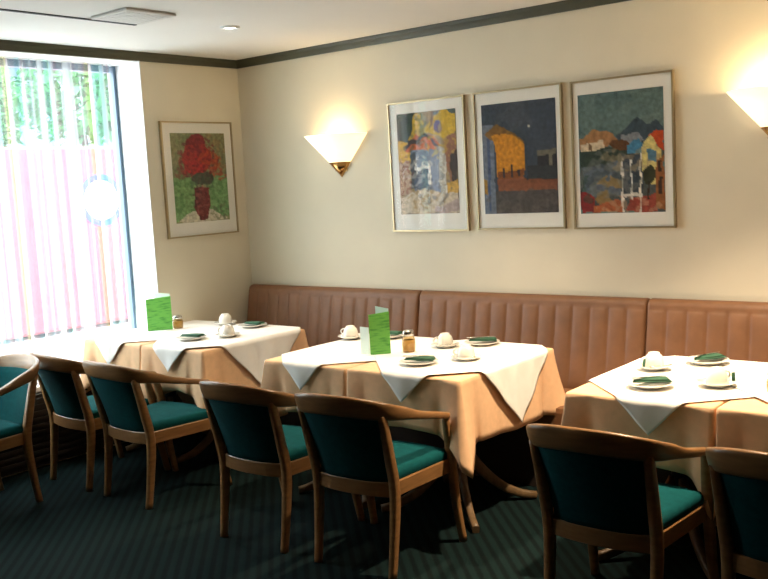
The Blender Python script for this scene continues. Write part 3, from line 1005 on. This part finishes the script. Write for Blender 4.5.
def spoon(x, y, rz, label):
    t = thing('teaspoon', label, 'spoon', (x, y, TT + 0.0185), rz, 'teaspoons on the saucers')
    MB().tube([(-0.055, 0, 0.002), (-0.02, 0, 0.0), (0.03, 0, 0.003)], [(0.0045, 0.0012), (0.0025, 0.0013), (0.0025, 0.0013)], 8).build('handle', M_steel, t)
    rows = []
    for k in range(7):
        q = k / 6 * math.pi / 2
        rr, z = math.sin(q), 0.002 - 0.004 * math.cos(q)
        rows.append([(0.042 + 0.014 * rr * math.cos(a), 0.010 * rr * math.sin(a), z + 0.002) for a in [2 * math.pi * j / 16 for j in range(16)]])
    MB().grid(rows, closed_u=True).build('bowl', M_steel, t)
    return t


def packet(x, y, rz, label):
    b = MB()
    rows = []
    for u, th in ((-1, 0.001), (-0.85, 0.001), (-0.5, 0.004), (0, 0.005), (0.5, 0.004), (0.85, 0.001), (1, 0.001)):
        rows.append([(-0.007, -th * 0.3, u * 0.017), (0, -th, u * 0.017), (0.007, -th * 0.3, u * 0.017), (0.007, th * 0.3, u * 0.017), (0, th, u * 0.017), (-0.007, th * 0.3, u * 0.017)])
    b.grid(rows, closed_u=True)
    o = b.build('sweet_packet', M_nap, None, (x, y, TT + 0.032), (R(-12), 0, rz))
    return tag(o, label, 'packet', None)


MID, COR, RGT = 'middle table', 'corner table', 'right hand table'
SET = [  # plate x, y, napkin angle, words
    (0.690, -1.165, 20, 'on the front edge of the corner table'),
    (0.690, -0.665, 5, 'at the bench side of the corner table'),
    (2.425, -1.225, 25, 'at the front of the middle table, just right of the menu'),
    (2.420, -0.665, 35, 'at the bench side of the middle table near its right corner'),
    (1.800, -0.660, 5, 'half hidden behind the menu on the middle table'),
    (3.575, -1.225, 40, 'at the front left of the right hand table'),
    (3.610, -0.690, 60, 'at the bench side of the right hand table'),
]
for x, y, a, wd in SET:
    plate(x, y, 0.093, 'white plate under napkin ' + wd)
    napkin(x + 0.004, y, R(a), 'green napkin on plate ' + wd)
    if x > 2.3:
        knife(x - 0.002, y + 0.004, R(a + 6), 'steel knife on napkin ' + wd)
CUPS = [  # x, y, handle angle, words
    (0.835, -1.005, 200, 'at the front of the corner table beside the plate'),
    (0.425, -0.655, 120, 'at the bench side of the corner table near its middle'),
    (1.610, -0.775, 190, 'at the far left of the middle table behind the menu'),
    (2.280, -0.800, 230, 'in the centre of the middle table right of the shaker'),
    (2.575, -1.045, 200, 'at the right edge of the middle table'),
    (3.455, -0.900, 230, 'at the left edge of the right hand table'),
    (3.800, -1.105, 60, 'in the middle of the right hand table'),
]
for x, y, a, wd in CUPS:
    saucer(x, y, 'saucer under cup ' + wd)
    cup(x, y, R(a), 'upturned white cup ' + wd)
    spoon(x + 0.052 * math.cos(R(a + 95)), y + 0.052 * math.sin(R(a + 95)), R(a + 5), 'teaspoon beside cup ' + wd)
packet(3.852, -1.070, R(35), 'small dark green packet leaning against the cup in the middle of the right hand table')
packet(3.432, -0.952, R(-20), 'small dark green packet beside the cup at the left edge of the right hand table')


def shaker(x, y, label, h=0.112):
    t = thing('glass_shaker', label, 'shaker', (x, y, TT), 0, 'glass shakers')
    t.scale = (1.15, 1.15, 1.0)
    k = h / 0.095
    MB().lathe([(0.001, 0.0), (0.026, 0.0), (0.029, 0.004), (0.030, 0.03 * k), (0.029, 0.055 * k), (0.023, 0.068 * k), (0.023, 0.074 * k)], 24).build('jar', M_jar, t)
    MB().lathe([(0.001, 0.003), (0.025, 0.003), (0.0265, 0.012), (0.0275, 0.052 * k), (0.001, 0.054 * k)], 24).build('contents', M_salt, t)
    MB().lathe([(0.0245, 0.070 * k), (0.0255, 0.074 * k), (0.0255, 0.088 * k), (0.021, 0.094 * k), (0.001, 0.096 * k)], 24).build('lid', M_steel, t)
    return t


M_salt = mat('pale_sugar', (0.58, 0.43, 0.22, 1), 0.7, var=0.08, scale=120)
shaker(2.184, -0.985, 'glass shaker with metal lid beside the green menu on the middle table')
shaker(0.225, -0.885, 'glass shaker beside the green menu on the window end table', 0.085)
shaker(4.03, -1.13, 'glass shaker at the cut off right end of the right hand table', 0.075)


def menu(x, y, rz, label, wide=1.0):
    """card folded in a zigzag: tall green front leaf, white leaves behind it"""
    t = thing('menu_card', label, 'menu', (x, y, TT), rz, 'green folded menus')
    def leaf(p, q, z1, z1b, name, mt):
        p, q = (p[0] * wide, p[1]), (q[0] * wide, q[1])
        (xa, ya), (xb, yb) = p, q
        d = Vector((xb - xa, yb - ya, 0)).normalized()
        n = Vector((-d.y, d.x, 0)) * 0.0011
        vs = []
        for s in (-1, 1):
            for (px, py), zz in ((p, z1), (q, z1b)):
                vs += [(px + n.x * s, py + n.y * s, 0.0005), (px + n.x * s, py + n.y * s, zz)]
        MB().add(vs, [[0, 1, 3, 2], [4, 6, 7, 5], [0, 4, 5, 1], [2, 3, 7, 6], [1, 5, 7, 3], [0, 2, 6, 4]], smooth=False).build(name, mt, t)
    leaf((-0.052, 0.0), (0.052, 0.006), 0.205, 0.216, 'front_leaf', M_menu)
    leaf((-0.0545, 0.003), (-0.098, 0.050), 0.140, 0.140, 'side_leaf', M_menu_w)
    leaf((0.050, 0.011), (-0.015, 0.060), 0.230, 0.240, 'back_leaf', M_menu_w)
    return t


menu(2.095, -1.105, R(40), 'green and white folded menu standing on the middle table')
menu(0.19, -1.00, R(50), 'green folded menu standing on the corner table against the bright window', 1.5)

# ------------------------------------------------------------------ the street outside
M_asph = mat('street_paving', (0.62, 0.62, 0.62, 1), 0.9, var=0.15, scale=4, bump=0.1)
M_vanred = mat('van_red', (0.27, 0.028, 0.045, 1), 0.4, var=0.04, scale=3)
M_vanwhite = mat('emblem_white', (0.75, 0.78, 0.80, 1), 0.5, var=0.02, scale=3)
M_blue = mat('emblem_blue', (0.008, 0.03, 0.22, 1), 0.5, var=0.05, scale=6)
M_rubber = mat('tyre_rubber', (0.02, 0.02, 0.02, 1), 0.8, var=0.2, scale=20)
M_bark = mat('bark', (0.10, 0.07, 0.045, 1), 0.9, var=0.3, scale=20, bump=0.3)
M_leaf = mat('leaves', (0.012, 0.09, 0.04, 1), 0.6, rgb2=(0.05, 0.24, 0.05, 1), scale=3)
M_facade = mat('pale_render', (0.14, 0.24, 0.25, 1), 0.85, var=0.06, scale=1.5)
M_winglass = mat('street_window_glass', (0.03, 0.06, 0.07, 1), 0.1, var=0.1, scale=2)

struct('ground', MB().box(-30, -0.345, -25, 30, -0.30, -0.15), M_asph)
van = thing('red_van', 'red delivery van parked outside the window with a blue ring emblem', 'van', (-7.0, 2.6, -0.15))
# body: side silhouette swept across its width
sil = [(-2.6, 0.06), (-2.6, 2.25), (-2.5, 2.42), (-2.3, 2.48), (2.0, 2.48), (2.25, 2.42), (2.7, 1.75), (3.3, 1.45), (3.45, 1.3), (3.45, 0.06)]
b = MB()
rows = []
for x in (-0.95, -0.90, 0.90, 0.95):
    k = 0.97 if abs(x) > 0.92 else 1.0
    rows.append([(x, y * k, 1.3 + (z - 1.3) * k) for y, z in sil])
b.grid(rows, closed_u=True, smooth=False)
n = len(sil)
b.f.append(list(range(n))); b.mi.append(0); b.sm.append(False)
b.f.append([3 * n + i for i in range(n)][::-1]); b.mi.append(0); b.sm.append(False)
b.build('body', M_vanred, van)
ringb = MB()
for r0, r1, z in ((0.27, 0.36, 0.958),):
    rows = [[(z, 0.35 + r * math.cos(a), 1.75 + r * math.sin(a)) for a in [2 * math.pi * k / 40 for k in range(40)]] for r in (r0, r1)]
    ringb.grid(rows, closed_u=True, smooth=False)
ringb.build('emblem_ring', M_blue, van)
rows = [[(0.955, 0.35 + r * math.cos(a), 1.75 + r * math.sin(a)) for a in [2 * math.pi * k / 40 for k in range(40)]] for r in (0.001, 0.27)]
MB().grid(rows, closed_u=True, smooth=False).build('emblem_disc', M_vanwhite, van)
MB().box(0.90, 0.957, 2.05, 2.75, 1.50, 2.05).build('cab_window', M_winglass, van)
for y in (-1.7, 2.4):
    for x in (-0.85, 0.85):
        o = MB().lathe([(0.001, -0.11), (0.20, -0.11), (0.33, -0.10), (0.355, -0.06), (0.355, 0.06), (0.33, 0.10), (0.20, 0.11), (0.001, 0.11)], 28).build('wheel', M_rubber, van, (x, y, 0.356), (0, R(90), 0))


def tree(x, y, hgt, rad, seed, label):
    t = thing('street_tree', label, 'tree', (x, y, -0.15), 0, 'trees across the street')
    rnd = random.Random(seed)
    MB().tube([(0, 0, 0), (0.05, 0.03, hgt * 0.4), (0, 0, hgt * 0.8)], [0.14, 0.11, 0.05], 10).build('trunk', M_bark, t)
    b = MB()
    for k in range(1500):
        d = Vector((rnd.gauss(0, 1), rnd.gauss(0, 1), rnd.gauss(0, 1))).normalized() * rad * rnd.uniform(0.35, 1) ** 0.6
        c = Vector((0, 0, hgt)) + Vector((d.x, d.y, d.z * 0.8))
        a, bb = Vector((rnd.gauss(0, 1), rnd.gauss(0, 1), rnd.gauss(0, 1))).normalized(), Vector((rnd.gauss(0, 1), rnd.gauss(0, 1), rnd.gauss(0, 1))).normalized()
        s = rnd.uniform(0.08, 0.18)
        b.add([c - a * s, c + bb * s * 0.5, c + a * s, c - bb * s * 0.5], [[0, 1, 2, 3]], smooth=False)
    b.build('foliage', M_leaf, t)


tree(-10.2, 3.2, 3.4, 1.15, 1, 'green street tree behind the van, left one seen through the curtain')
tree(-10.4, 5.7, 3.7, 1.2, 2, 'green street tree behind the van, right one near the window edge')
bld = thing('street_building', 'pale grey green building across the street behind the trees', 'building', (-15, 6, -0.15))
MB().box(-1.5, 0, -9, 9, 0, 9).build('wall', M_facade, bld)
for k in range(6):
    for z in (1.0, 3.8, 6.4):
        MB().box(0.001, 0.05, -8 + k * 2.8, -6.6 + k * 2.8, z, z + 1.6).build('window', M_winglass, bld)
